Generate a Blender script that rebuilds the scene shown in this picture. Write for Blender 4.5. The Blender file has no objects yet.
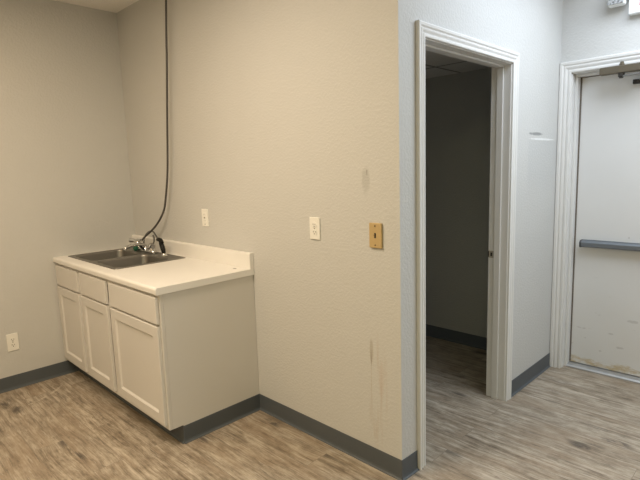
import bpy, bmesh, math, random
from mathutils import Vector, Matrix, noise
R = random.Random(7)
S = bpy.context.scene
COL = S.collection

# ------------------------------------------------------------------ camera
CAM = dict(loc=(1.3027, -1.8159, 1.4933), yaw=0.7851, pitch=-0.1418, roll=-0.0314, f=498.2)
cd = bpy.data.cameras.new('camera')
cam = bpy.data.objects.new('camera', cd)
COL.objects.link(cam)
_y, _p, _r = CAM['yaw'], CAM['pitch'], CAM['roll']
fw = Vector((-math.sin(_y) * math.cos(_p), math.cos(_y) * math.cos(_p), math.sin(_p)))
rt = Vector((math.cos(_y), math.sin(_y), 0))
up = rt.cross(fw)
r2 = math.cos(_r) * rt + math.sin(_r) * up
u2 = -math.sin(_r) * rt + math.cos(_r) * up
m3 = Matrix((r2, u2, -fw)).transposed()
cam.matrix_world = Matrix.Translation(CAM['loc']) @ m3.to_4x4()
cd.sensor_fit = 'HORIZONTAL'
cd.sensor_width = 36.0
cd.lens = 36.0 * CAM['f'] / 640.0
cd.clip_start = 0.02
S.camera = cam

# ------------------------------------------------------------------ world, lights, exposure
S.view_settings.view_transform = 'Standard'
S.view_settings.look = 'None'
S.view_settings.gamma = 1.0
S.view_settings.use_curve_mapping = False
S.view_settings.exposure = 0.0
W = bpy.data.worlds.new('world')
S.world = W
W.use_nodes = True
W.node_tree.nodes['Background'].inputs[0].default_value = (0.02, 0.02, 0.02, 1)
W.node_tree.nodes['Background'].inputs[1].default_value = 0.0


def ceiling_lamp(name, loc, sx, sy, power, color, spread=180):
    l = bpy.data.lights.new(name, 'AREA')
    l.shape = 'RECTANGLE'
    l.size, l.size_y = sx, sy
    l.energy = power
    l.color = color
    l.spread = math.radians(spread)
    o = bpy.data.objects.new(name, l)
    o.location = loc
    COL.objects.link(o)
    return o


def lamp_rgb(name, xy, rgb, sx=.6, sy=1.2):
    """unseen area lamp at ceiling height, given as watts per channel"""
    k = max(rgb)
    ceiling_lamp(name, (xy[0], xy[1], 2.70), sx, sy, k, tuple(v / k for v in rgb))


lamp_rgb('warm_troffer_light', (-.75, -1.55), (47.3, 38.8, 28.9))
lamp_rgb('warm_left_fill', (-1.8, -1.6), (5.1, 3.4, 1.7))  # added fill with no known fixture, fitted to the wall tones
lamp_rgb('warm_rear_fill', (-.8, -3.6), (17.5, 11.7, 5.9))  # added fill behind the viewer, evens out the warm walls
lamp_rgb('neutral_rear_fill', (1.5, -2.5), (21.6, 20.3, 10.8))  # added fill at the right rear, no such fixture known
lamp_rgb('cool_doorway_light', (.7, 1.0), (13.8, 15.9, 18.9))
lamp_rgb('cool_hall_light', (1.6, 1.1), (16.1, 18.3, 20.3))
lamp_rgb('neutral_exit_fill', (1.0, 1.4), (6.8, 6.5, 5.5))  # extra hall fill, added to balance the cool lamps

# ------------------------------------------------------------------ dimensions
L = 2.671      # left wall at x = -L
D = 1.857      # hall end wall
H = 2.7425     # ceiling
RX = 2.5       # right wall of the hall
FY = -4.2      # wall behind the viewer
TW = 0.12      # partition thickness
RY = 1.853     # far wall of the dark room
RC = 2.205     # its lower ceiling
RXL = -2.671   # its left end


# ------------------------------------------------------------------ materials
def lin(c):
    return tuple((v / 255 / 12.92) if v / 255 <= .04045 else ((v / 255 + .055) / 1.055) ** 2.4 for v in c)


class NT:
    def __init__(self, name):
        self.m = bpy.data.materials.new(name)
        self.m.use_nodes = True
        self.t = self.m.node_tree
        self.b = self.t.nodes['Principled BSDF']
        self.o = self.t.nodes['Material Output']

    def n(self, typ, **kw):
        nd = self.t.nodes.new(typ)
        for k, v in kw.items():
            if k.startswith('i_'):
                key = k[2:]
                key = int(key) if key.isdigit() else key.replace('_', ' ')
                nd.inputs[key].default_value = v
            else:
                setattr(nd, k, v)
        return nd

    def l(self, a, b):
        self.t.links.new(a, b)

    def math(self, op, a, b=None, c=None, clamp=False):
        nd = self.t.nodes.new('ShaderNodeMath')
        nd.operation = op
        nd.use_clamp = clamp
        for i, v in enumerate((a, b, c)):
            if v is None:
                continue
            if isinstance(v, (int, float)):
                nd.inputs[i].default_value = v
            else:
                self.l(v, nd.inputs[i])
        return nd.outputs[0]

    def mix(self, fac, a, b):
        nd = self.t.nodes.new('ShaderNodeMix')
        nd.data_type = 'RGBA'
        nd.blend_type = 'MIX'
        for i, v in ((0, fac), (6, a), (7, b)):
            if isinstance(v, (int, float)):
                nd.inputs[i].default_value = v
            elif isinstance(v, tuple):
                nd.inputs[i].default_value = (*v[:3], 1)
            else:
                self.l(v, nd.inputs[i])
        return nd.outputs[2]

    def pos(self):
        return self.n('ShaderNodeNewGeometry').outputs['Position']

    def sep(self, v):
        s = self.n('ShaderNodeSeparateXYZ')
        self.l(v, s.inputs[0])
        return s.outputs

    def map(self, v, scale=(1, 1, 1), loc=(0, 0, 0)):
        mp = self.n('ShaderNodeMapping')
        mp.inputs['Scale'].default_value = scale
        mp.inputs['Location'].default_value = loc
        self.l(v, mp.inputs['Vector'])
        return mp.outputs[0]

    def noise(self, v, scale, detail=2, rough=.5):
        nd = self.n('ShaderNodeTexNoise')
        nd.inputs['Scale'].default_value = scale
        nd.inputs['Detail'].default_value = detail
        nd.inputs['Roughness'].default_value = rough
        self.l(v, nd.inputs['Vector'])
        return nd.outputs['Fac']

    def ramp(self, f, stops):
        nd = self.n('ShaderNodeValToRGB')
        el = nd.color_ramp.elements
        while len(el) < len(stops):
            el.new(.5)
        for e, (p, c) in zip(el, stops):
            e.position = p
            e.color = (*c[:3], 1) if isinstance(c, tuple) else (c, c, c, 1)
        self.l(f, nd.inputs[0])
        return nd.outputs[0]

    def smooth(self, v, a, b):
        nd = self.n('ShaderNodeMapRange')
        nd.interpolation_type = 'SMOOTHSTEP'
        nd.inputs[1].default_value = a
        nd.inputs[2].default_value = b
        self.l(v, nd.inputs[0])
        return nd.outputs[0]

    def blob(self, comp_a, comp_b, ca, cb, ra, rb, wob=None):
        """soft elliptical mark, 1 in the middle and 0 outside"""
        da = self.math('DIVIDE', self.math('SUBTRACT', comp_a, ca), ra)
        db = self.math('DIVIDE', self.math('SUBTRACT', comp_b, cb), rb)
        d = self.math('ADD', self.math('MULTIPLY', da, da), self.math('MULTIPLY', db, db))
        if wob is not None:
            d = self.math('ADD', d, wob)
        return self.math('SUBTRACT', 1.0, self.smooth(d, .25, 1.0))

    def bump(self, h, strength, dist):
        nd = self.n('ShaderNodeBump')
        nd.inputs['Strength'].default_value = strength
        nd.inputs['Distance'].default_value = dist
        self.l(h, nd.inputs['Height'])
        self.l(nd.outputs[0], self.b.inputs['Normal'])

    def color(self, c):
        if isinstance(c, tuple):
            self.b.inputs['Base Color'].default_value = (*c[:3], 1)
        else:
            self.l(c, self.b.inputs['Base Color'])

    def set(self, rough=.5, metal=0, spec=.5):
        self.b.inputs['Roughness'].default_value = rough
        self.b.inputs['Metallic'].default_value = metal
        self.b.inputs['Specular IOR Level'].default_value = spec
        return self.m


WALLC = (0.60, 0.60, 0.585)


def wall_paint(name, marks=None, base=WALLC):
    t = NT(name)
    p = t.pos()
    big = t.noise(p, 1.7, 3)
    c = t.mix(t.math('MULTIPLY', big, .35), base, tuple(v * .93 for v in base))
    if marks:
        c = marks(t, t.sep(p), p, c)
    t.color(c)
    peel = t.noise(p, 75, 3, .55)
    fine = t.noise(p, 240, 2, .5)
    t.bump(t.math('ADD', t.math('MULTIPLY', t.smooth(peel, .38, .66), 1.0), t.math('MULTIPLY', fine, .25)), .38, .0019)
    return t.set(.62, 0, .35)


def marks_back(t, s, p, c):
    n1 = t.math('MULTIPLY', t.math('SUBTRACT', t.noise(p, 22, 3), .5), 1.2)
    st = t.map(p, (60, 1, 3.0))
    streak = t.smooth(t.noise(st, 1.0, 3), .46, .68)
    # greyed patch above the tan plate
    a = t.blob(s[0], s[2], -.197, 1.43, .030, .075, n1)
    c = t.mix(t.math('MULTIPLY', a, .38), c, (.36, .36, .34))
    # brown drips low on the wall
    b = t.blob(s[0], s[2], -.145, .40, .07, .36, n1)
    c = t.mix(t.math('MULTIPLY', t.math('MULTIPLY', b, streak), .20), c, (.42, .28, .18))
    b2 = t.blob(s[0], s[2], -.120, .47, .022, .12, n1)
    c = t.mix(t.math('MULTIPLY', b2, .15), c, (.50, .32, .22))
    d = t.blob(s[0], s[2], -.181, .605, .013, .075, n1)
    c = t.mix(t.math('MULTIPLY', d, .32), c, (.25, .19, .11))
    d2 = t.blob(s[0], s[2], -.183, .565, .0035, .055)
    c = t.mix(t.math('MULTIPLY', d2, .42), c, (.17, .12, .07))
    d3 = t.blob(s[0], s[2], -.184, .40, .003, .22, n1)
    c = t.mix(t.math('MULTIPLY', d3, .26), c, (.36, .26, .15))
    e = t.blob(s[0], s[2], -.19, 1.47, .0025, .018)
    c = t.mix(t.math('MULTIPLY', e, .7), c, (.15, .13, .11))
    return c


def marks_side(t, s, p, c):
    n1 = t.math('MULTIPLY', t.math('SUBTRACT', t.noise(p, 30, 3), .5), 1.0)
    a = t.blob(s[1], s[2], 1.475, 1.672, .13, .012, n1)
    c = t.mix(t.math('MULTIPLY', a, .75), c, (.20, .21, .21))
    b = t.blob(s[1], s[2], 1.58, 1.640, .24, .008, n1)
    c = t.mix(t.math('MULTIPLY', b, .8), c, (.86, .87, .87))
    # slightly greyer touched up square below
    inside = t.math('MULTIPLY', t.smooth(s[1], 1.35, 1.37), t.math('SUBTRACT', 1.0, t.smooth(s[2], 1.625, 1.64)))
    inside = t.math('MULTIPLY', inside, t.smooth(s[2], 1.25, 1.45))
    c = t.mix(t.math('MULTIPLY', inside, .35), c, (.50, .51, .51))
    return c


M = {}
M['paint'] = wall_paint('wall_paint')
M['paint_room_shaded'] = wall_paint('room_wall_paint_shaded', None, (.40, .40, .37))  # wall colour darkened: the dark room's shade is put into the paint
M['paint_back'] = wall_paint('wall_paint_back', marks_back)
M['paint_side'] = wall_paint('wall_paint_side', marks_side)


def simple(name, col, rough=.5, metal=0, spec=.5, var=0.0, vscale=8, bump=0, bscale=60, bdist=.001):
    t = NT(name)
    p = t.n('ShaderNodeTexCoord').outputs['Object']
    if var:
        t.color(t.mix(t.noise(p, vscale, 3), tuple(v * (1 - var) for v in col), tuple(min(1, v * (1 + var)) for v in col)))
    else:
        t.color(col)
    if bump:
        t.bump(t.noise(p, bscale, 2), bump, bdist)
    return t.set(rough, metal, spec)


M['trim'] = simple('white_trim_paint', (.73, .725, .71), .42, 0, .5, .03, 6, .15, 40, .0006)
M['cabinet'] = simple('cabinet_paint', (.68, .66, .63), .42, 0, .45, .025, 3, .1, 50, .0004)
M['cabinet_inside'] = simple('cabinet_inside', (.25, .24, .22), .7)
M['vinyl_base'] = simple('grey_vinyl_base', (.088, .100, .112), .48, 0, .45, .08, 5)
M['steel'] = simple('brushed_steel', (.27, .258, .24), .43, 1.0, .5, .10, 14)
M['chrome'] = simple('chrome', (.72, .72, .72), .12, 1.0)
M['black'] = simple('black_plastic', (.008, .007, .006), .5, 0, .3)
M['hose'] = simple('dark_grey_hose', (.085, .080, .075), .45, .3, .5, .15, 60)
M['braid'] = simple('braided_hose', (.16, .16, .155), .38, .6, .5, .3, 220)
M['green'] = simple('green_plastic', (.012, .11, .06), .4)
M['white_plastic'] = simple('white_plastic', (.86, .85, .80), .35)
M['slot'] = simple('dark_slot', (.03, .027, .024), .6)
M['grey_slot'] = simple('shaded_slot', (.28, .26, .22), .6)
M['tan_plastic'] = simple('tan_plastic', (.53, .385, .185), .42, 0, .5, .08, 40)
M['tan_edge'] = simple('brown_metal', (.16, .12, .06), .45, .5)
M['alu'] = simple('aluminium', (.44, .44, .435), .5, .6, .5, .12, 18)
M['bar'] = simple('blue_grey_metal', (.185, .205, .228), .38, .45, .5, .05, 5)
M['bar_end'] = simple('dark_grey_metal', (.07, .075, .08), .45, .3)
M['closer'] = simple('bronze_closer', (.115, .096, .066), .42, .25, .5, .08, 20)
M['arm'] = simple('grey_arm_metal', (.24, .235, .22), .45, .4)
M['dark_metal'] = simple('dark_metal', (.05, .045, .04), .4, .6)
M['strip'] = simple('brown_weatherstrip', (.17, .145, .12), .8, 0, .3, .2, 30)
M['sign_white'] = simple('sign_white', (.88, .90, .89), .4)
M['sign_red'] = simple('sign_red', (.62, .13, .14), .4)
M['gold'] = simple('dull_brass', (.46, .42, .34), .4, .4)


def mat_ceiling():
    t = NT('ceiling_tile')
    p = t.pos()
    c = t.mix(t.smooth(t.noise(p, 160, 2), .58, .7), (.88, .86, .82), (.76, .74, .70))
    t.color(c)
    t.bump(t.noise(p, 160, 2), .3, .002)
    return t.set(.85, 0, .2)


M['ceiling'] = mat_ceiling()


def mat_room_ceiling():
    t = NT('ceiling_grid_tile')
    p = t.pos()
    s = t.sep(p)
    def line(v, off, pitch):
        f = t.math('FRACT', t.math('DIVIDE', t.math('ADD', v, off), pitch))
        d = t.math('ABSOLUTE', t.math('SUBTRACT', f, .5))
        return t.math('GREATER_THAN', d, .5 - .012 / pitch)
    ln = t.math('MAXIMUM', line(s[0], 5.02, .61), line(s[1], 5.22, .61))
    c = t.mix(t.noise(p, 120, 2), (.60, .60, .58), (.74, .74, .71))
    t.color(t.mix(ln, c, (.30, .30, .29)))
    return t.set(.85, 0, .2)


M['room_ceiling'] = mat_room_ceiling()


def mat_floor():
    t = NT('vinyl_plank_floor')
    p = t.pos()
    br = t.n('ShaderNodeTexBrick')
    br.offset = .37
    br.inputs['Scale'].default_value = 1.0
    br.inputs['Brick Width'].default_value = 1.22
    br.inputs['Row Height'].default_value = .152
    br.inputs['Mortar Size'].default_value = .0011
    br.inputs['Mortar Smooth'].default_value = .2
    br.inputs['Bias'].default_value = 0
    br.inputs['Color1'].default_value = (0, 0, 0, 1)
    br.inputs['Color2'].default_value = (1, 1, 1, 1)
    br.inputs['Mortar'].default_value = (.5, .5, .5, 1)
    t.l(t.map(p, (1, 1, 1), (7.3, 9.05, 0)), br.inputs['Vector'])
    tone = t.sep(br.outputs['Color'])[0]
    seam = br.outputs['Fac']
    # every plank reads a different stretch of grain
    s = t.sep(p)
    cv = t.n('ShaderNodeCombineXYZ')
    t.l(t.math('ADD', s[0], t.math('MULTIPLY', tone, 37.0)), cv.inputs[0])
    t.l(s[1], cv.inputs[1])
    t.l(t.math('MULTIPLY', tone, 11.0), cv.inputs[2])
    q = cv.outputs[0]
    warp = t.noise(q, 2.6, 2)
    wv = t.n('ShaderNodeCombineXYZ')
    t.l(t.math('MULTIPLY', t.math('SUBTRACT', warp, .5), .045), wv.inputs[1])
    ad = t.n('ShaderNodeVectorMath', operation='ADD')
    t.l(q, ad.inputs[0]); t.l(wv.outputs[0], ad.inputs[1])
    q = ad.outputs[0]
    g1 = t.noise(t.map(q, (1.6, 40, 1)), 1.0, 6, .70)
    g2 = t.noise(t.map(q, (9, 150, 1)), 1.0, 4, .72)
    g3 = t.noise(t.map(q, (8, 15, 1)), 1.0, 5, .70)
    grain = t.math('ADD', t.math('MULTIPLY', g1, .38), t.math('ADD', t.math('MULTIPLY', g2, .30), t.math('MULTIPLY', g3, .32)))
    c = t.ramp(grain, [(.37, (.085, .066, .048)), (.44, (.225, .180, .133)), (.51, (.375, .315, .245)), (.60, (.58, .51, .42))])
    hue = t.noise(t.map(q, (2.0, 9, 1), (3, 8, 0)), 1.0, 3)
    c = t.mix(t.math('MULTIPLY', t.smooth(hue, .42, .68), .40), c, (.30, .215, .140))
    c = t.mix(t.math('MULTIPLY', tone, .15), c, (.36, .32, .27))
    # knots
    vor = t.n('ShaderNodeTexVoronoi')
    vor.inputs['Scale'].default_value = 1.0
    t.l(t.map(q, (2.3, 4.6, 1)), vor.inputs['Vector'])
    kn = t.math('SUBTRACT', 1.0, t.smooth(t.math('ADD', vor.outputs['Distance'], t.math('MULTIPLY', t.math('SUBTRACT', g2, .5), .20)), .07, .23))
    c = t.mix(t.math('MULTIPLY', kn, t.smooth(g3, .36, .52)), c, (.105, .086, .070))
    # short dark checks in the grain
    g4 = t.noise(t.map(q, (9, 70, 1), (5, 2, 0)), 1.0, 4, .7)
    c = t.mix(t.math('MULTIPLY', t.smooth(g4, .57, .70), .62), c, (.12, .098, .078))
    g5 = t.noise(t.map(q, (6, 50, 1), (1, 12, 4)), 1.0, 4, .7)
    c = t.mix(t.math('MULTIPLY', t.smooth(g5, .57, .72), .55), c, (.60, .55, .48))
    # pale curved scrape near the left wall
    rr = t.math('SQRT', t.math('ADD', t.math('POWER', t.math('ABSOLUTE', t.math('SUBTRACT', s[0], -2.66)), 2.0), t.math('POWER', t.math('ABSOLUTE', t.math('SUBTRACT', s[1], -1.03)), 2.0)))
    arc = t.math('SUBTRACT', 1.0, t.smooth(t.math('ABSOLUTE', t.math('SUBTRACT', rr, .345)), .004, .016))
    arc = t.math('MULTIPLY', arc, t.math('MULTIPLY', t.smooth(s[0], -2.55, -2.42), t.smooth(s[1], -1.04, -.98)))
    c = t.mix(t.math('MULTIPLY', arc, t.math('MULTIPLY', t.smooth(g3, .35, .6), .8)), c, (.62, .56, .47))
    c = t.mix(t.math('MULTIPLY', seam, .55), c, (.10, .085, .07))
    t.color(c)
    t.bump(t.math('SUBTRACT', t.math('MULTIPLY', g2, .5), seam), .25, .0012)
    return t.set(.42, 0, .4)


M['floor'] = mat_floor()


def mat_counter():
    t = NT('cream_laminate')
    p = t.pos()
    s = t.sep(p)
    c = t.mix(t.noise(p, 4, 3), (.80, .785, .76), (.86, .845, .815))
    # a small burn near the end of the top
    k = t.blob(s[0], s[1], -1.183, -.073, .020, .011)
    c = t.mix(t.math('MULTIPLY', k, .85), c, (.08, .06, .04))
    t.color(c)
    return t.set(.38, 0, .45)


M['laminate'] = mat_counter()


def mat_exit_door():
    t = NT('exit_door_paint')
    p = t.pos()
    s = t.sep(p)
    base = t.mix(t.noise(p, 2.2, 4), (.70, .70, .69), (.77, .77, .765))
    low = t.math('SUBTRACT', 1.0, t.smooth(s[2], .03, .95))
    c = t.mix(t.math('MULTIPLY', low, t.math('MULTIPLY', t.noise(p, 3.5, 4), .35)), base, (.60, .56, .48))
    # yellowed peeling paint along the bottom edge
    n = t.noise(t.map(p, (9, 9, 22)), 1.0, 5, .7)
    lim = t.math('SUBTRACT', t.math('MULTIPLY', n, .17), .035)
    peel = t.smooth(t.math('SUBTRACT', lim, t.math('SUBTRACT', s[2], .03)), -.01, .035)
    c = t.mix(t.math('MULTIPLY', t.math('MULTIPLY', peel, t.smooth(t.noise(t.map(p, (7, 7, 16)), 1.0, 4, .7), .38, .62)), .85), c, (.50, .38, .19))
    # scuffs
    sc = t.smooth(t.noise(t.map(p, (9, 9, 26)), 1.0, 4, .6), .66, .74)
    c = t.mix(t.math('MULTIPLY', t.math('MULTIPLY', sc, low), .55), c, (.36, .33, .31))
    for (ca, cb, ra, rb) in ((.362, .289, .022, .008), (.438, .972, .006, .008), (.10, 1.037, .008, .012), (.49, .40, .04, .012), (.30, .15, .012, .006), (.42, .20, .03, .010)):
        k = t.blob(s[0], s[2], ca, cb, ra, rb, t.math('MULTIPLY', t.math('SUBTRACT', t.noise(p, 60, 3), .5), 1.6))
        c = t.mix(t.math('MULTIPLY', k, .32), c, (.30, .28, .26))
    t.color(c)
    t.bump(t.noise(p, 18, 3), .12, .002)
    return t.set(.42, 0, .45)


M['exit_door'] = mat_exit_door()


def mat_lens():
    t = NT('faceted_lamp_lens')
    p = t.n('ShaderNodeTexCoord').outputs['Object']
    vor = t.n('ShaderNodeTexVoronoi')
    vor.inputs['Scale'].default_value = 70
    t.l(p, vor.inputs['Vector'])
    t.color(t.ramp(vor.outputs['Distance'], [(.1, (.08, .083, .085)), (.6, (.46, .475, .48))]))
    t.bump(vor.outputs['Distance'], .6, .004)
    return t.set(.2, .3, .6)


M['lens'] = mat_lens()


# ------------------------------------------------------------------ mesh helpers
def box(bm, x0, x1, y0, y1, z0, z1):
    v = [bm.verts.new(c) for c in ((x0, y0, z0), (x1, y0, z0), (x1, y1, z0), (x0, y1, z0),
                                   (x0, y0, z1), (x1, y0, z1), (x1, y1, z1), (x0, y1, z1))]
    for f in ((0, 3, 2, 1), (4, 5, 6, 7), (0, 1, 5, 4), (1, 2, 6, 5), (2, 3, 7, 6), (3, 0, 4, 7)):
        bm.faces.new([v[i] for i in f])
    return bm


def prism(bm, pts, axis, a, b):
    """extrude a 2-D polygon along an axis between a and b"""
    def mk(u, v, w):
        return {'x': (w, u, v), 'y': (u, w, v), 'z': (u, v, w)}[axis]
    r0 = [bm.verts.new(mk(u, v, a)) for u, v in pts]
    r1 = [bm.verts.new(mk(u, v, b)) for u, v in pts]
    n = len(pts)
    bm.faces.new(r0[::-1]); bm.faces.new(r1)
    for i in range(n):
        bm.faces.new((r0[i], r0[(i + 1) % n], r1[(i + 1) % n], r1[i]))


def tube(bm, pts, rad, seg=12, caps=True):
    pts = [Vector(p) for p in pts]
    rads = rad if isinstance(rad, (list, tuple)) else [rad] * len(pts)
    rings = []
    nrm = None
    for i, p in enumerate(pts):
        a = pts[max(i - 1, 0)]; b = pts[min(i + 1, len(pts) - 1)]
        t = (b - a).normalized()
        if nrm is None:
            nrm = t.orthogonal().normalized()
        else:
            nrm = (nrm - t * nrm.dot(t)).normalized()
        bn = t.cross(nrm)
        rings.append([bm.verts.new(p + rads[i] * (math.cos(k * 2 * math.pi / seg) * nrm + math.sin(k * 2 * math.pi / seg) * bn)) for k in range(seg)])
    for q, s in zip(rings, rings[1:]):
        for k in range(seg):
            bm.faces.new((q[k], q[(k + 1) % seg], s[(k + 1) % seg], s[k]))
    if caps:
        bm.faces.new(rings[0][::-1]); bm.faces.new(rings[-1])


def lathe(bm, prof, c=(0, 0, 0), axis=(0, 0, 1), seg=24):
    """prof: list of (radius, height) along axis"""
    ax = Vector(axis).normalized()
    n = ax.orthogonal().normalized(); b = ax.cross(n)
    rings = []
    for r, h in prof:
        o = Vector(c) + ax * h
        rings.append([bm.verts.new(o + max(r, 1e-5) * (math.cos(k * 2 * math.pi / seg) * n + math.sin(k * 2 * math.pi / seg) * b)) for k in range(seg)])
    for q, s in zip(rings, rings[1:]):
        for k in range(seg):
            bm.faces.new((q[k], q[(k + 1) % seg], s[(k + 1) % seg], s[k]))
    bm.faces.new(rings[0][::-1]); bm.faces.new(rings[-1])


def spline(pts, n=10):
    """Catmull-Rom through the points"""
    P = [Vector(p) for p in pts]
    P = [2 * P[0] - P[1]] + P + [2 * P[-1] - P[-2]]
    out = []
    for i in range(1, len(P) - 2):
        a, b, c, d = P[i - 1:i + 3]
        for k in range(n):
            t = k / n
            out.append(.5 * ((2 * b) + (c - a) * t + (2 * a - 5 * b + 4 * c - d) * t * t + (3 * b - a - 3 * c + d) * t ** 3))
    out.append(P[-2])
    return out


def obj(name, bm, mat, parent=None, bevel=0, smooth=False, seg=2):
    bmesh.ops.recalc_face_normals(bm, faces=bm.faces)
    me = bpy.data.meshes.new(name)
    bm.to_mesh(me); bm.free()
    o = bpy.data.objects.new(name, me)
    COL.objects.link(o)
    me.materials.append(mat)
    if parent is not None:
        o.parent = parent
        # shapes are written in world space; bring them under the parent's base
        w = Vector((0, 0, 0)); q = parent
        while q is not None:
            w += q.location; q = q.parent
        me.transform(Matrix.Translation(-w))
    if smooth:
        for f in me.polygons:
            f.use_smooth = True
        try:
            me.set_sharp_from_angle(angle=math.radians(40))
        except Exception:
            pass
    if bevel:
        b = o.modifiers.new('bevel', 'BEVEL')
        b.width = bevel; b.segments = seg; b.limit_method = 'ANGLE'; b.angle_limit = math.radians(35)
        b.harden_normals = False
    return o


def B():
    return bmesh.new()


def bx(*a):
    return box(bmesh.new(), *a)


def thing(name, label, cat, loc=(0, 0, 0), group=None):
    o = bpy.data.objects.new(name, None)
    o.empty_display_size = .05
    COL.objects.link(o)
    o.location = loc
    o['label'] = label; o['category'] = cat
    if group:
        o['group'] = group
    return o


def struct(o, label=None, cat=None):
    o['kind'] = 'structure'
    if label:
        o['label'] = label
    if cat:
        o['category'] = cat
    return o


# ------------------------------------------------------------------ setting: shell
struct(obj('floor', bx(-L - .12, RX + .12, FY - .12, D + .3, -.1, 0), M['floor']),
       'weathered grey brown wood plank vinyl floor', 'floor')
struct(obj('ceiling', bx(-L - .12, RX + .12, FY - .12, D + .3, H, H + .08), M['ceiling']),
       'pale ceiling above the sink corner', 'ceiling')
struct(obj('wall_left', bx(-L - .12, -L, FY - .12, TW, 0, H), M['paint']),
       'plain beige wall at the left end of the cabinets', 'wall')
bm = B()
prism(bm, [(-L, 0), (-.005, 0), (-TW, TW), (-L, TW)], 'z', 0, H)
struct(obj('wall_back', bm, M['paint_back']), 'beige wall behind the sink with plates and brown drips', 'wall')

# side wall with the dark doorway: jamb opening
JY0, JY1, JZ = .170, 1.110, 2.074     # rough opening
bm = B()
prism(bm, [(-.005, 0), (-.001, .118), (0, JY0), (-TW, JY0), (-TW, TW)], 'z', 0, H)
box(bm, -TW, 0, JY1, D, 0, H)
box(bm, -TW, 0, JY0, JY1, JZ, H)
struct(obj('wall_side', bm, M['paint_side']), 'pale cool grey wall around the dark doorway', 'wall')

# hall end wall with the exit door opening
EX0, EX1, EZ = .058, 1.098, 2.090
bm = B()
box(bm, -TW, EX0, D, D + .14, 0, H)
box(bm, EX1, RX, D, D + .14, 0, H)
box(bm, EX0, EX1, D, D + .14, EZ, H)
struct(obj('wall_end', bm, M['paint']), 'pale grey wall around the exit door', 'wall')
struct(obj('wall_right', bx(RX, RX + .12, FY - .12, D + .14, 0, H), M['paint']), 'plain wall to the right of the viewer', 'wall')
struct(obj('wall_front', bx(-L, RX, FY - .12, FY, 0, H), M['paint']), 'plain wall behind the viewer', 'wall')
# dark room behind the doorway
struct(obj('wall_room_back', bx(RXL, -TW, RY, RY + .10, 0, H), M['paint_room_shaded']), 'unlit wall inside the dark doorway', 'wall')
struct(obj('wall_room_left', bx(RXL - .12, RXL, TW, RY + .10, 0, H), M['paint_room_shaded']), 'far unlit wall of the dark room', 'wall')
struct(obj('ceiling_room', bx(RXL, -TW, TW, RY, RC, RC + .03), M['room_ceiling']), 'dim grid tile ceiling inside the dark doorway', 'ceiling')


# ------------------------------------------------------------------ vinyl cove base
BB = .1013


def cove(bm, a, b, nrm):
    """cove base from a to b (xy) standing out along nrm; thin top, small toe at the floor"""
    a = Vector((*a, 0)); b = Vector((*b, 0)); n = Vector((*nrm, 0))
    prof = [(0, 0), (.014, 0), (.014, .003), (.007, .008), (.004, .018), (.0035, BB - .004), (.002, BB), (0, BB)]
    r0 = [bm.verts.new(a + n * w + Vector((0, 0, z))) for w, z in prof]
    r1 = [bm.verts.new(b + n * w + Vector((0, 0, z))) for w, z in prof]
    k = len(prof)
    bm.faces.new(r0); bm.faces.new(r1[::-1])
    for i in range(k):
        bm.faces.new((r0[i], r1[i], r1[(i + 1) % k], r0[(i + 1) % k]))


XE = -1.084            # right end of the worktop
CX1 = -1.095           # right face of the cabinets
YF = -.618            # face of the cabinet frames
TKY = -.538            # toe kick face
bm = B(); cove(bm, (CX1, 0), (-.001, 0), (0, -1))
struct(obj('baseboard_back', bm, M['vinyl_base']), 'dark grey vinyl base along the beige wall', 'baseboard')
bm = B(); cove(bm, (-.005, -.004), (-.001, .121), (1, 0)); cove(bm, (0, 1.158), (0, D), (1, 0))
struct(obj('baseboard_side', bm, M['vinyl_base']), 'dark grey vinyl base beside the doorway', 'baseboard')
bm = B(); cove(bm, (-L, FY), (-L, TKY), (1, 0))
struct(obj('baseboard_left', bm, M['vinyl_base']), 'dark grey vinyl base along the left wall', 'baseboard')
bm = B(); cove(bm, (1.155, D), (RX, D), (0, -1))
struct(obj('baseboard_end', bm, M['vinyl_base']), 'dark grey vinyl base right of the exit door', 'baseboard')
bm = B(); cove(bm, (RXL, RY), (-TW, RY), (0, -1))
struct(obj('baseboard_room', bm, M['vinyl_base']), 'dark vinyl base inside the dark room', 'baseboard')

# ------------------------------------------------------------------ door casings
CAS = [(0, 0), (0, .0105), (.004, .0125), (.012, .0125), (.0145, .0100), (.018, .0105), (.027, .0150), (.033, .0160),
       (.0355, .0135), (.0385, .0140), (.045, .0185), (.055, .0195), (.0595, .0175), (.0605, .015), (.0605, 0)]


def casing(bm, to3, a, b, zt, ws=1.0):
    """mitred casing round an opening a..b, top at zt; to3(h, out, z) gives a point"""
    rings = []
    for kind in range(4):
        ring = []
        for w, t in CAS:
            w *= ws; t *= 1.0 + (ws - 1.0) * 1.2
            h = a - w if kind < 2 else b + w
            z = 0.0 if kind in (0, 3) else zt + w
            ring.append(bm.verts.new(to3(h, t, z)))
        rings.append(ring)
    n = len(CAS)
    for q, s in zip(rings, rings[1:]):
        for i in range(n):
            bm.faces.new((q[i], q[(i + 1) % n], s[(i + 1) % n], s[i]))
    bm.faces.new(rings[0]); bm.faces.new(rings[-1][::-1])


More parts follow.
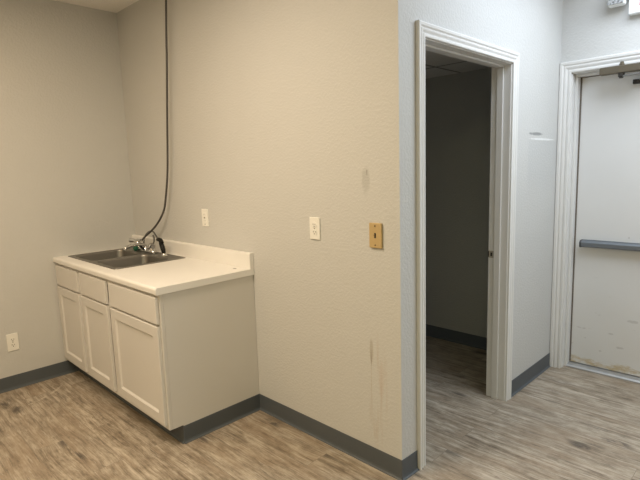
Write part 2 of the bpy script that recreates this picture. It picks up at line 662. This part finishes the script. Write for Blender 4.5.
# doorway to the dark room
OY0, OY1, OZ = .188, 1.092, 2.056     # clear opening
d1 = thing('door_1', 'white cased doorway open to the dark room', 'doorway', (0, .667, 0))
struct(d1)
bm = B(); casing(bm, lambda h, o, z: (o, h, z), OY0 - .006, OY1 + .006, OZ + .006)
obj('casing', bm, M['trim'], d1)
bm = B()
box(bm, -.1215, .0, JY0 + .0005, OY0, 0, OZ)
box(bm, -.1215, .0, OY1, JY1 - .0005, 0, OZ)
box(bm, -.1215, .0, JY0 + .0005, JY1 - .0005, OZ, JZ - .0005)
obj('jamb', bm, M['trim'], d1, bevel=.0015)
bm = B()
box(bm, -.083, -.043, OY0, OY0 + .011, 0, OZ - .011)
box(bm, -.083, -.043, OY1 - .011, OY1, 0, OZ - .011)
box(bm, -.083, -.043, OY0, OY1, OZ - .011, OZ)
obj('stop', bm, M['trim'], d1, bevel=.003)
sp = obj('strike_plate', bx(-.1195, -.088, OY1 - .0022, OY1 + .001, .913, .957), M['gold'], d1)
sp['label'] = 'dull brass strike plate'
obj('latch_hole', bx(-.107, -.095, OY1 - .0028, OY1, .924, .946), M['slot'], sp)
obj('lip', bx(-.1228, -.1165, OY1 - .003, OY1 + .002, .917, .953), M['dark_metal'], sp)

# exit door
ex = thing('door_2', 'white exit door with grey push bar and stained bottom edge', 'door', (.575, D, 0))
struct(ex)
AX0, AX1, AZ = .081, 1.080, 2.072
bm = B(); casing(bm, lambda h, o, z: (h, D - o, z), AX0 - .006, AX1 + .006, AZ + .006, 1.22)
obj('casing', bm, M['trim'], ex)
bm = B()
box(bm, EX0 + .0005, AX0, D, D + .139, 0, AZ)
box(bm, AX1, EX1 - .0005, D, D + .139, 0, AZ)
box(bm, EX0 + .0005, EX1 - .0005, D, D + .139, AZ, EZ - .0005)
obj('jamb', bm, M['trim'], ex, bevel=.0015)
bm = B()
DY = D + .112
box(bm, AX0, AX0 + .017, D + .050, DY - .003, 0.0, AZ - .016)
box(bm, AX1 - .017, AX1, D + .050, DY - .003, 0.0, AZ - .016)
box(bm, AX0, AX1, D + .050, DY - .003, AZ - .016, AZ)
obj('stop', bm, M['trim'], ex, bevel=.003)
bm = B()
box(bm, AX0, AX0 + .026, DY - .003, DY, .03, AZ - .02)
box(bm, AX1 - .026, AX1, DY - .003, DY, .03, AZ - .02)
box(bm, AX0, AX1, DY - .003, DY, AZ - .021, AZ)
o = obj('weatherstrip', bm, M['strip'], ex); o['label'] = 'brown weatherstrip in the door gap'
obj('panel', bx(AX0 + .003, AX1 - .003, DY, DY + .044, .026, AZ - .003), M['exit_door'], ex, bevel=.002)
bm = B()
prism(bm, [(D + .052, 0), (D + .052, .008), (D + .064, .017), (D + .104, .021), (DY + .04, .021), (DY + .04, 0)], 'x', AX0 - .0, AX1)
o = obj('threshold', bm, M['alu'], ex, bevel=.0012); o['label'] = 'silver metal threshold'
# push bar
bm = B()
prism(bm, [(DY - .016, .892), (DY - .046, .894), (DY - .052, .900), (DY - .052, .926), (DY - .044, .936), (DY - .016, .939)], 'x', .156, 1.000)
pb = obj('push_bar', bm, M['bar'], ex, bevel=.002); pb['label'] = 'blue grey metal push bar'
prb = bx(.158, .998, DY - .017, DY, .889, .942)
obj('rail', prb, M['bar'], pb, bevel=.002)
bm = B(); prism(bm, [(DY - .001, .889), (DY - .048, .891), (DY - .054, .899), (DY - .054, .928), (DY - .046, .939), (DY - .001, .942)], 'x', .147, .1585)
obj('end_cap', bm, M['bar_end'], pb, bevel=.002)
bm = B(); prism(bm, [(DY - .001, .870), (DY - .060, .876), (DY - .066, .890), (DY - .066, .936), (DY - .055, .952), (DY - .001, .956)], 'x', 1.000, 1.055)
obj('latch_head', bm, M['bar'], pb, bevel=.003)
# closer on the head of the frame
CZ0, CZ1 = 2.026, 2.072
cy1 = D - .0195
cl = obj('door_closer', bx(.262, .532, cy1 - .048, cy1, CZ0, CZ1), M['closer'], ex, bevel=.005)
cl['label'] = 'bronze door closer body over the exit door'
cl.rotation_euler.y = math.radians(0)
bm = B(); box(bm, .492, .535, cy1 - .050, cy1, CZ0 - .002, CZ1 + .002)
obj('end_cap', bm, M['dark_metal'], cl, bevel=.004)
SX, SY = .382, cy1 - .026
bm = B(); lathe(bm, [(.017, 0), (.017, .009), (.012, .013), (.012, .022), (.005, .025)], (SX, SY, CZ1), (0, 0, 1), 6)
obj('spindle', bm, M['closer'], cl)
bm = B(); lathe(bm, [(.018, 0), (.018, -.018), (.012, -.024), (.012, -.030)], (SX, SY, CZ0), (0, 0, 1), 16)
obj('spindle', bm, M['dark_metal'], cl)
bm = B()
tube(bm, [(SX, SY, CZ0 - .019), (.46, SY - .035, CZ0 - .021), (.60, SY - .09, CZ0 - .024)], [.0065, .006, .006], 8)
tube(bm, [(.60, SY - .09, CZ0 - .030), (.535, SY - .02, CZ0 - .034), (.455, DY - .028, CZ0 - .036)], .006, 8)
lathe(bm, [(.011, 0), (.011, -.018)], (.60, SY - .09, CZ0 - .016), (0, 0, 1), 12)
obj('arm', bm, M['arm'], cl)
bm = B(); box(bm, .415, .500, DY - .026, DY, CZ0 - .058, CZ0 - .030)
lathe(bm, [(.012, 0), (.012, .016)], (.455, DY - .020, CZ0 - .045), (0, -1, 0), 12)
obj('shoe', bm, M['dark_metal'], cl, bevel=.002)

# ------------------------------------------------------------------ exit sign with lamp heads
es = thing('exit_sign', 'white emergency exit sign with side lamp heads above the exit door', 'exit sign', (.57, D, 2.366))
SX0, SX1, SZ0, SZ1 = .404, .734, 2.366, 2.580
obj('housing', bx(SX0, SX1, D - .055, D - .001, SZ0, SZ1), M['sign_white'], es, bevel=.006)
obj('face', bx(SX0 + .010, SX1 - .010, D - .058, D - .053, SZ0 + .012, SZ1 - .010), M['sign_white'], es, bevel=.002)
bm = B()
fy0, fy1 = D - .0595, D - .0575
z0, z1 = 2.405, 2.555
st = .019
hh = (z0 + z1) / 2
def LB(x0, x1, a, b): box(bm, x0, x1, fy0, fy1, a, b)
e0 = SX0 + .058; w = .052; gap = .011
LB(e0, e0 + st, z0, z1); LB(e0 + st, e0 + w, z0, z0 + st); LB(e0 + st, e0 + w, z1 - st, z1); LB(e0 + st, e0 + w * .92, hh - st / 2, hh + st / 2)
x0 = e0 + w + gap; x1 = x0 + .064
prism(bm, [(x0, z0), (x0 + st * 1.15, z0), (x1, z1), (x1 - st * 1.15, z1)], 'y', fy0, fy1)
prism(bm, [(x1 - st * 1.15, z0), (x1, z0), (x0 + st * 1.15, z1), (x0, z1)], 'y', fy0 - .0003, fy1)
x0 = x1 + gap
LB(x0, x0 + st, z0, z1)
x0 = x0 + st + gap; x1 = x0 + w
LB(x0, x1, z1 - st, z1); LB((x0 + x1) / 2 - st / 2, (x0 + x1) / 2 + st / 2, z0, z1 - st)
o = obj('lettering', bm, M['sign_red'], es); o['label'] = 'red EXIT lettering'
for sx in (-1, 1):
    cx = SX0 - .062 if sx < 0 else SX1 + .062
    h = obj('lamp_head', bx(cx - .046, cx + .046, D - .095, D - .035, 2.428, 2.530), M['sign_white'], es, bevel=.010)
    h['label'] = 'white lamp head with grey faceted lens'
    obj('lens', bx(cx - .0445, cx + .0445, D - .099, D - .093, 2.433, 2.527), M['lens'], h, bevel=.004)
    bm = B(); tube(bm, [(cx - sx * .044, D - .045, 2.48), (cx - sx * .064, D - .035, 2.48)], .012, 12)
    obj('pivot', bm, M['sign_white'], h)

# ------------------------------------------------------------------ base cabinets
def raised_front(name, x0, x1, z0, z1, parent):
    """flat slab drawer front with an eased edge"""
    return obj(name, bx(x0, x1, YF - .020, YF - .001, z0, z1), M['cabinet'], parent, bevel=.0035)


def framed_door(x0, x1, z0, z1, parent):
    y0, y1 = YF - .020, YF - .001
    fw_ = .058
    bm = B()
    # stiles and rails with a sloped inner edge
    def ring(inset, y):
        return [bm.verts.new(c) for c in ((x0 + inset, y, z0 + inset), (x1 - inset, y, z0 + inset), (x1 - inset, y, z1 - inset), (x0 + inset, y, z1 - inset))]
    rs = [ring(0, y1), ring(0, y0 + .003), ring(.003, y0), ring(fw_, y0), ring(fw_ + .004, y0 + .0035), ring(fw_ + .011, y0 + .0095), ring(fw_ + .011, y1)]
    for q, s in zip(rs, rs[1:]):
        for i in range(4):
            bm.faces.new((q[i], q[(i + 1) % 4], s[(i + 1) % 4], s[i]))
    q, s = rs[-1], rs[0]
    for i in range(4):
        bm.faces.new((q[i], q[(i + 1) % 4], s[(i + 1) % 4], s[i]))
    d = obj('door', bm, M['cabinet'], parent)
    k = fw_ + .0105
    obj('door_panel', bx(x0 + k, x1 - k, y0 + .0095, y1 - .001, z0 + k, z1 - k), M['cabinet'], d)
    return d


def cabinet(name, label, x0, x1, cols, group, end_base):
    c = thing(name, label, 'cabinet', ((x0 + x1) / 2, -.3, 0), group)
    bm = B()
    ZT = .868
    # carcass as panels: sides, bottom, back
    box(bm, x0, x0 + .016, TKY + .004, -.002, 0, BB + .006); box(bm, x0, x0 + .016, YF + .019, -.002, BB + .006, ZT)
    box(bm, x1 - .016, x1, TKY + .004, -.002, 0, BB + .006); box(bm, x1 - .016, x1, YF + .019, -.002, BB + .006, ZT)
    box(bm, x0 + .016, x1 - .016, YF + .019, -.002, BB + .006, BB + .024)
    box(bm, x0 + .016, x1 - .016, -.010, -.002, BB + .024, ZT)
    obj('carcass', bm, M['cabinet'], c)
    bm = B()
    box(bm, x0, x0 + .030, YF, YF + .0185, BB + .006, ZT)
    box(bm, x1 - .030, x1 - .0, YF, YF + .0185, BB + .006, ZT)
    box(bm, x0 + .030, x1 - .030, YF, YF + .0185, ZT - .035, ZT)
    box(bm, x0 + .030, x1 - .030, YF, YF + .0185, .672, .712)
    box(bm, x0 + .030, x1 - .030, YF, YF + .0185, BB + .006, BB + .044)
    for a, b in zip(cols, cols[1:]):
        m = (a[1] + b[0]) / 2
        box(bm, m - .02, m + .02, YF + .0003, YF + .0182, BB + .044, ZT - .035)
    obj('face_frame', bm, M['cabinet'], c, bevel=.0015)
    for a, b in cols:
        raised_front('drawer_front', a, b, .705, .851, c)
        framed_door(a, b, .134, .692, c)
    bm = B(); box(bm, x0 + .016, x1 - .016, TKY + .004, TKY + .018, 0, BB + .006)
    obj('toe_kick', bm, M['cabinet_inside'], c)
    bm = B(); cove(bm, (x0, TKY + .004), (x1 + (.004 if end_base else 0), TKY + .004), (0, -1))
    if end_base:
        cove(bm, (x1, TKY), (x1, -.004), (1, 0))
    o = obj('vinyl_base', bm, M['vinyl_base'], c); o['label'] = 'dark grey vinyl base strip'
    return c


cabinet('base_cabinet', 'white sink base cabinet with two panel doors against the left wall', -2.668, -1.7305,
        [(-2.655, -2.232), (-2.189, -1.762)], None, False)
cabinet('base_cabinet', 'white single door base cabinet at the right end, its side panel showing', -1.7295, CX1,
        [(-1.709, -1.109)], None, True)

# ------------------------------------------------------------------ worktop
TZ = .907
ct = thing('countertop', 'cream laminate countertop with backsplash and sink cut out', 'countertop', ((-L + XE) / 2, -.3, .869))
yf = -.643
def lip(yb):
    """cross-section with a rolled front edge, running back to yb"""
    pts = [(yb, .8692), (yf + .006, .8692), (yf + .001, .873)]
    for k in range(7):
        a = math.pi - k * math.pi / 12
        pts.append((yf + .014 + .014 * math.cos(a), TZ - .014 + .014 * math.sin(a)))
    pts.append((yb, TZ))
    return pts
SXL, SXR, SYF, SYB = -2.622, -1.778, -.558, -.052
bm = B()
prism(bm, lip(-.003), 'x', -L + .001, SXL + .02)
prism(bm, lip(-.003), 'x', SXR - .02, XE)
prism(bm, lip(SYF + .02), 'x', SXL + .02, SXR - .02)
prism(bm, [(SYB - .02, .8692), (SYB - .02, TZ), (-.003, TZ), (-.003, .8692)], 'x', SXL + .02, SXR - .02)
obj('worktop', bm, M['laminate'], ct)
bm = B()
BZ = 1.0035
pts = [(-.030, TZ), (-.030, BZ - .008), (-.0275, BZ - .002), (-.022, BZ), (-.001, BZ), (-.001, TZ)]
prism(bm, pts, 'x', -L + .001, XE)
obj('backsplash', bm, M['laminate'], ct, bevel=.0012)

# ------------------------------------------------------------------ sink
def rrect(x0, x1, y0, y1, r, n=6):
    out = []
    for cx, cy, a0 in ((x1 - r, y1 - r, 0), (x0 + r, y1 - r, 90), (x0 + r, y0 + r, 180), (x1 - r, y0 + r, 270)):
        for k in range(n + 1):
            a = math.radians(a0 + 90 * k / n)
            out.append((cx + r * math.cos(a), cy + r * math.sin(a)))
    return out


sk = thing('sink', 'stainless steel double bowl sink set into the cream countertop', 'sink', ((SXL + SXR) / 2, (SYF + SYB) / 2, TZ))
bm = B()
def loop(pts, z):
    return [bm.verts.new((x, y, z)) for x, y in pts]
def bridge(a, b):
    n = len(a)
    for i in range(n):
        bm.faces.new((a[i], a[(i + 1) % n], b[(i + 1) % n], b[i]))
o0 = loop(rrect(SXL, SXR, SYF, SYB, .022), TZ + .0002)
o1 = loop(rrect(SXL + .0015, SXR - .0015, SYF + .0015, SYB - .0015, .022), TZ + .004)
o2 = loop(rrect(SXL + .008, SXR - .008, SYF + .008, SYB - .008, .018), TZ + .0048)
o3 = loop(rrect(SXL + .012, SXR - .012, SYF + .012, SYB - .012, .016), TZ + .003)
bridge(o0, o1); bridge(o1, o2); bridge(o2, o3)
bowls = ((-2.590, -2.217), (-2.183, -1.810))
tops = []
for (a, b) in bowls:
    t0 = loop(rrect(a, b, SYF + .032, -.150, .055), TZ + .003)
    t1 = loop(rrect(a + .004, b - .004, SYF + .036, -.154, .052), TZ - .001)
    t2 = loop(rrect(a + .006, b - .006, SYF + .038, -.156, .050), TZ - .010)
    t3 = loop(rrect(a + .016, b - .016, SYF + .048, -.166, .050), TZ - .140)
    t4 = loop(rrect(a + .024, b - .024, SYF + .056, -.174, .045), TZ - .160)
    t5 = loop(rrect(a + .042, b - .042, SYF + .074, -.192, .040), TZ - .168)
    for q, s in zip((t0, t1, t2, t3, t4), (t1, t2, t3, t4, t5)):
        bridge(q, s)
    bm.faces.new(t5[::-1])
    tops.append(t0)
edges = []
for lp in [o3] + tops:
    n = len(lp)
    for i in range(n):
        edges.append(bm.edges.get((lp[i], lp[(i + 1) % n])))
bmesh.ops.triangle_fill(bm, use_beauty=True, use_dissolve=False, edges=edges)
obj('basin', bm, M['steel'], sk, smooth=True)
for a, b in bowls:
    bm = B(); lathe(bm, [(.052, .0005), (.050, .004), (.040, .003), (.036, .0012)], ((a + b) / 2, -.34, TZ - .168), (0, 0, 1), 24)
    d = obj('drain', bm, M['chrome'], sk, smooth=True)
    bm = B(); lathe(bm, [(.033, .0013), (.030, .0030), (.006, .0034), (.005, .010), (.003, .011)], ((a + b) / 2, -.34, TZ - .168), (0, 0, 1), 20)
    obj('strainer', bm, M['dark_metal'], d)

# ------------------------------------------------------------------ faucet
DZ = TZ + .0045
fc = thing('faucet', 'chrome two lever faucet at the back of the sink', 'faucet', (-2.30, -.098, DZ))
bm = B()
lo = rrect(-2.455, -2.145, -.125, -.073, .025)
prism(bm, lo, 'z', DZ, DZ + .016)
obj('deck_plate', bm, M['chrome'], fc, bevel=.004)
bm = B()
sp_ = spline([(-2.30, -.098, DZ + .014), (-2.298, -.10, DZ + .045), (-2.290, -.135, DZ + .058), (-2.275, -.21, DZ + .062), (-2.268, -.262, DZ + .052), (-2.267, -.270, DZ + .036)], 6)
tube(bm, sp_, [.016] * 5 + [.012] * (len(sp_) - 5), 14)
lathe(bm, [(.024, 0), (.022, .010), (.017, .018)], (-2.30, -.098, DZ + .014), (0, 0, 1), 20)
obj('spout', bm, M['chrome'], fc, smooth=True)
for hx, ex_, ez in ((-2.420, -.075, .010), (-2.185, .055, -.012)):
    bm = B()
    lathe(bm, [(.025, 0), (.023, .012), (.019, .024), (.023, .032), (.024, .046), (.018, .056), (.004, .058)], (hx, -.098, DZ + .014), (0, 0, 1), 20)
    h = obj('valve', bm, M['chrome'], fc, smooth=True)
    bm = B()
    tube(bm, [(hx, -.100, DZ + .062), (hx + ex_ * .5, -.112, DZ + .066 + ez * .6), (hx + ex_, -.122, DZ + .064 + ez)], [.014, .014, .0190], 10)
    obj('lever', bm, M['chrome'], h, smooth=True)
# tee on the left valve carrying the hanging hose
bm = B()
tube(bm, [(-2.420, -.098, DZ + .074), (-2.390, -.098, DZ + .076), (-2.360, -.097, DZ + .077)], [.015, .014, .013], 12)
obj('tee', bm, M['chrome'], fc, smooth=True)
bm = B()
lathe(bm, [(.009, 0), (.019, .004), (.020, .018), (.014, .026), (.004, .028)], (-2.385, -.126, DZ + .018), (.35, -.9, .25), 12)
o = obj('shutoff_knob', bm, M['green'], fc); o['label'] = 'green shut-off knob'
bm = B()
tube(bm, [(-2.352, -.126, DZ + .060), (-2.305, -.130, DZ + .040), (-2.262, -.130, DZ + .022)], [.008, .0095, .008], 10)
o = obj('side_lever', bm, M['black'], fc); o['label'] = 'black lever'

# ------------------------------------------------------------------ side sprayer with looped hose
PX, PY = -1.985, -.112
sr = thing('side_sprayer', 'black handled sink sprayer standing in a chrome collar with looped hose', 'sprayer', (PX, PY, DZ))
bm = B(); lathe(bm, [(.024, 0), (.023, .004), (.016, .009), (.0135, .018), (.010, .019)], (PX, PY, DZ), (0, 0, 1), 20)
o = obj('collar', bm, M['chrome'], sr, smooth=True); o['label'] = 'chrome collar'
bm = B()
hp = spline([(PX + .000, PY, DZ + .015), (PX - .008, PY, DZ + .04), (PX - .020, PY, DZ + .066), (PX - .034, PY, DZ + .088), (PX - .040, PY, DZ + .100)], 5)
tube(bm, hp, [.0125 + .0045 * math.sin(math.pi * min(1, i / (len(hp) - 1) * 1.1)) for i in range(len(hp))], 14)
obj('handle', bm, M['black'], sr, smooth=True)
bm = B()
tube(bm, [(PX - .084, PY, DZ + .110), (PX - .060, PY - .002, DZ + .113), (PX - .030, PY - .004, DZ + .110), (PX + .002, PY - .008, DZ + .094)], [.011, .015, .016, .011], 12)
obj('spray_head', bm, M['black'], sr, smooth=True)
bm = B()
# one turn of slack lying behind the valves
tube(bm, spline([(PX - .070, PY - .002, DZ + .110), (PX - .110, PY + .018, DZ + .112), (-2.150, -.070, 1.022), (-2.208, -.056, 1.043), (-2.245, -.052, 1.060), (-2.293, -.052, 1.062), (-2.337, -.053, 1.047), (-2.375, -.055, 1.020),
                 (-2.400, -.056, .986), (-2.401, -.058, .955), (-2.364, -.060, .934), (-2.316, -.062, .926), (-2.264, -.064, .947), (-2.222, -.066, .981),
                 (-2.212, -.066, 1.013), (-2.228, -.064, 1.036)], 8), .0060, 10)
o = obj('hose', bm, M['braid'], sr, smooth=True); o['label'] = 'braided looped hose'

# ------------------------------------------------------------------ hose hanging from the ceiling
hz = thing('hanging_hose', 'long dark grey hose hanging from the ceiling to the sink faucet', 'hose', (-1.81, -.045, H))
bm = B()
path = [(-1.812, -.045, H - .001), (-1.826, -.045, 2.621), (-1.857, -.045, 2.377), (-1.871, -.045, 2.25), (-1.924, -.045, 1.861), (-1.971, -.045, 1.519), (-2.032, -.045, 1.305), (-2.070, -.048, 1.220),
        (-2.135, -.062, 1.139), (-2.215, -.072, 1.080), (-2.285, -.086, 1.036), (-2.326, -.094, 1.009)]
tube(bm, spline(path, 8), .0074, 10)
obj('hose', bm, M['hose'], hz, smooth=True)
bm = B()
tube(bm, [(-2.320, -.0925, 1.013), (-2.333, -.0955, 1.002), (-2.342, -.0965, .995)], [.0105, .0105, .009], 12)
o = obj('coupling', bm, M['chrome'], hz, smooth=True); o['label'] = 'chrome hose coupling'


# ------------------------------------------------------------------ wall plates
def plate_frame(name, label, cat, mat, centre, facing):
    """returns thing and a mapper (across, out, up) -> world"""
    t = thing(name, label, cat, centre)
    c = Vector(centre)
    if facing == '-y':
        f = lambda a, o, z: (c.x + a, c.y - o, c.z + z)
    else:
        f = lambda a, o, z: (c.x + o, c.y + a, c.z + z)
    return t, f


def fbox(bm, f, a0, a1, o0, o1, z0, z1):
    p, q = f(a0, o0, z0), f(a1, o1, z1)
    box(bm, min(p[0], q[0]), max(p[0], q[0]), min(p[1], q[1]), max(p[1], q[1]), min(p[2], q[2]), max(p[2], q[2]))


def duplex(label, centre, facing, hw=.036, hh=.059):
    t, f = plate_frame('outlet', label, 'outlet', None, centre, facing)
    bm = B(); fbox(bm, f, -hw, hw, 0, .007, -hh, hh)
    obj('cover_plate', bm, M['white_plastic'], t, bevel=.0025)
    for s in (-1, 1):
        bm = B()
        pts = [f(.016 * math.cos(a), .0095, s * .0195 + max(-.0135, min(.0135, .0185 * math.sin(a)))) for a in [k * math.pi / 12 for k in range(24)]]
        p0 = [bm.verts.new(p) for p in pts]
        p1 = [bm.verts.new(f(.016 * math.cos(a), .004, s * .0195 + max(-.0135, min(.0135, .0185 * math.sin(a))))) for a in [k * math.pi / 12 for k in range(24)]]
        bm.faces.new(p0); bm.faces.new(p1[::-1])
        for i in range(24):
            bm.faces.new((p0[i], p0[(i + 1) % 24], p1[(i + 1) % 24], p1[i]))
        r = obj('receptacle', bm, M['white_plastic'], t)
        bm = B()
        fbox(bm, f, -.0085, -.0055, .0093, .0099, s * .0195 - .002, s * .0195 + .007)
        fbox(bm, f, .0055, .0085, .0093, .0099, s * .0195 - .001, s * .0195 + .006)
        fbox(bm, f, -.003, .003, .0093, .0099, s * .0195 - .011, s * .0195 - .006)
        obj('slots', bm, M['slot'], r)
    bm = B(); p = f(0, .007, 0); q = f(0, 1, 0)
    ax = Vector(q) - Vector(f(0, 0, 0))
    lathe(bm, [(.0035, 0), (.0032, .001)], p, ax, 10)
    obj('screw', bm, M['grey_slot'], t)
    return t


duplex('white duplex outlet low on the left wall near the floor', (-L, -.9615, .343), '+x', .036, .062)
duplex('white wall outlet in the middle of the beige wall, left of the tan plate', (-.543, 0, 1.186), '-y', .037, .058)

t, f = plate_frame('outlet', 'small white plate with rectangular insert above the countertop backsplash', 'outlet', None, (-1.588, 0, 1.194), '-y')
bm = B(); fbox(bm, f, -.036, .036, 0, .007, -.058, .058)
obj('cover_plate', bm, M['white_plastic'], t, bevel=.0025)
bm = B(); fbox(bm, f, -.0165, .0165, .005, .0085, -.033, .033)
r = obj('insert', bm, M['white_plastic'], t, bevel=.001)
bm = B()
for s in (-1, 1):
    fbox(bm, f, -.0085, -.006, .0083, .0089, s * .020 - .003, s * .020 + .005)
    fbox(bm, f, .006, .0085, .0083, .0089, s * .020 - .003, s * .020 + .005)
fbox(bm, f, -.008, .008, .0083, .0092, -.005, .005)
obj('slots', bm, M['grey_slot'], r)
bm = B(); fbox(bm, f, -.007, .007, .0068, .0074, -.045, -.042)
obj('mark', bm, M['slot'], t)

t, f = plate_frame('toggle_switch', 'tan switch plate with dark toggle and two screws near the wall corner', 'switch', None, (-.1375, 0, 1.178), '-y')
bm = B(); fbox(bm, f, -.0365, .0365, 0, .012, -.059, .059)
obj('cover_plate', bm, M['tan_plastic'], t, bevel=.0035)
bm = B(); fbox(bm, f, -.005, .005, .0115, .0126, -.012, .012)
obj('toggle_slot', bm, M['slot'], t)
bm = B()
tube(bm, [f(0, .011, -.002), f(0, .020, .005)], [.0040, .0032], 10)
obj('toggle', bm, M['tan_edge'], t)
for s in (-1, 1):
    bm = B(); lathe(bm, [(.0042, 0), (.0036, .0015), (.001, .0018)], f(0, .012, s * .045), (0, -1, 0), 12)
    obj('screw', bm, M['tan_edge'], t)
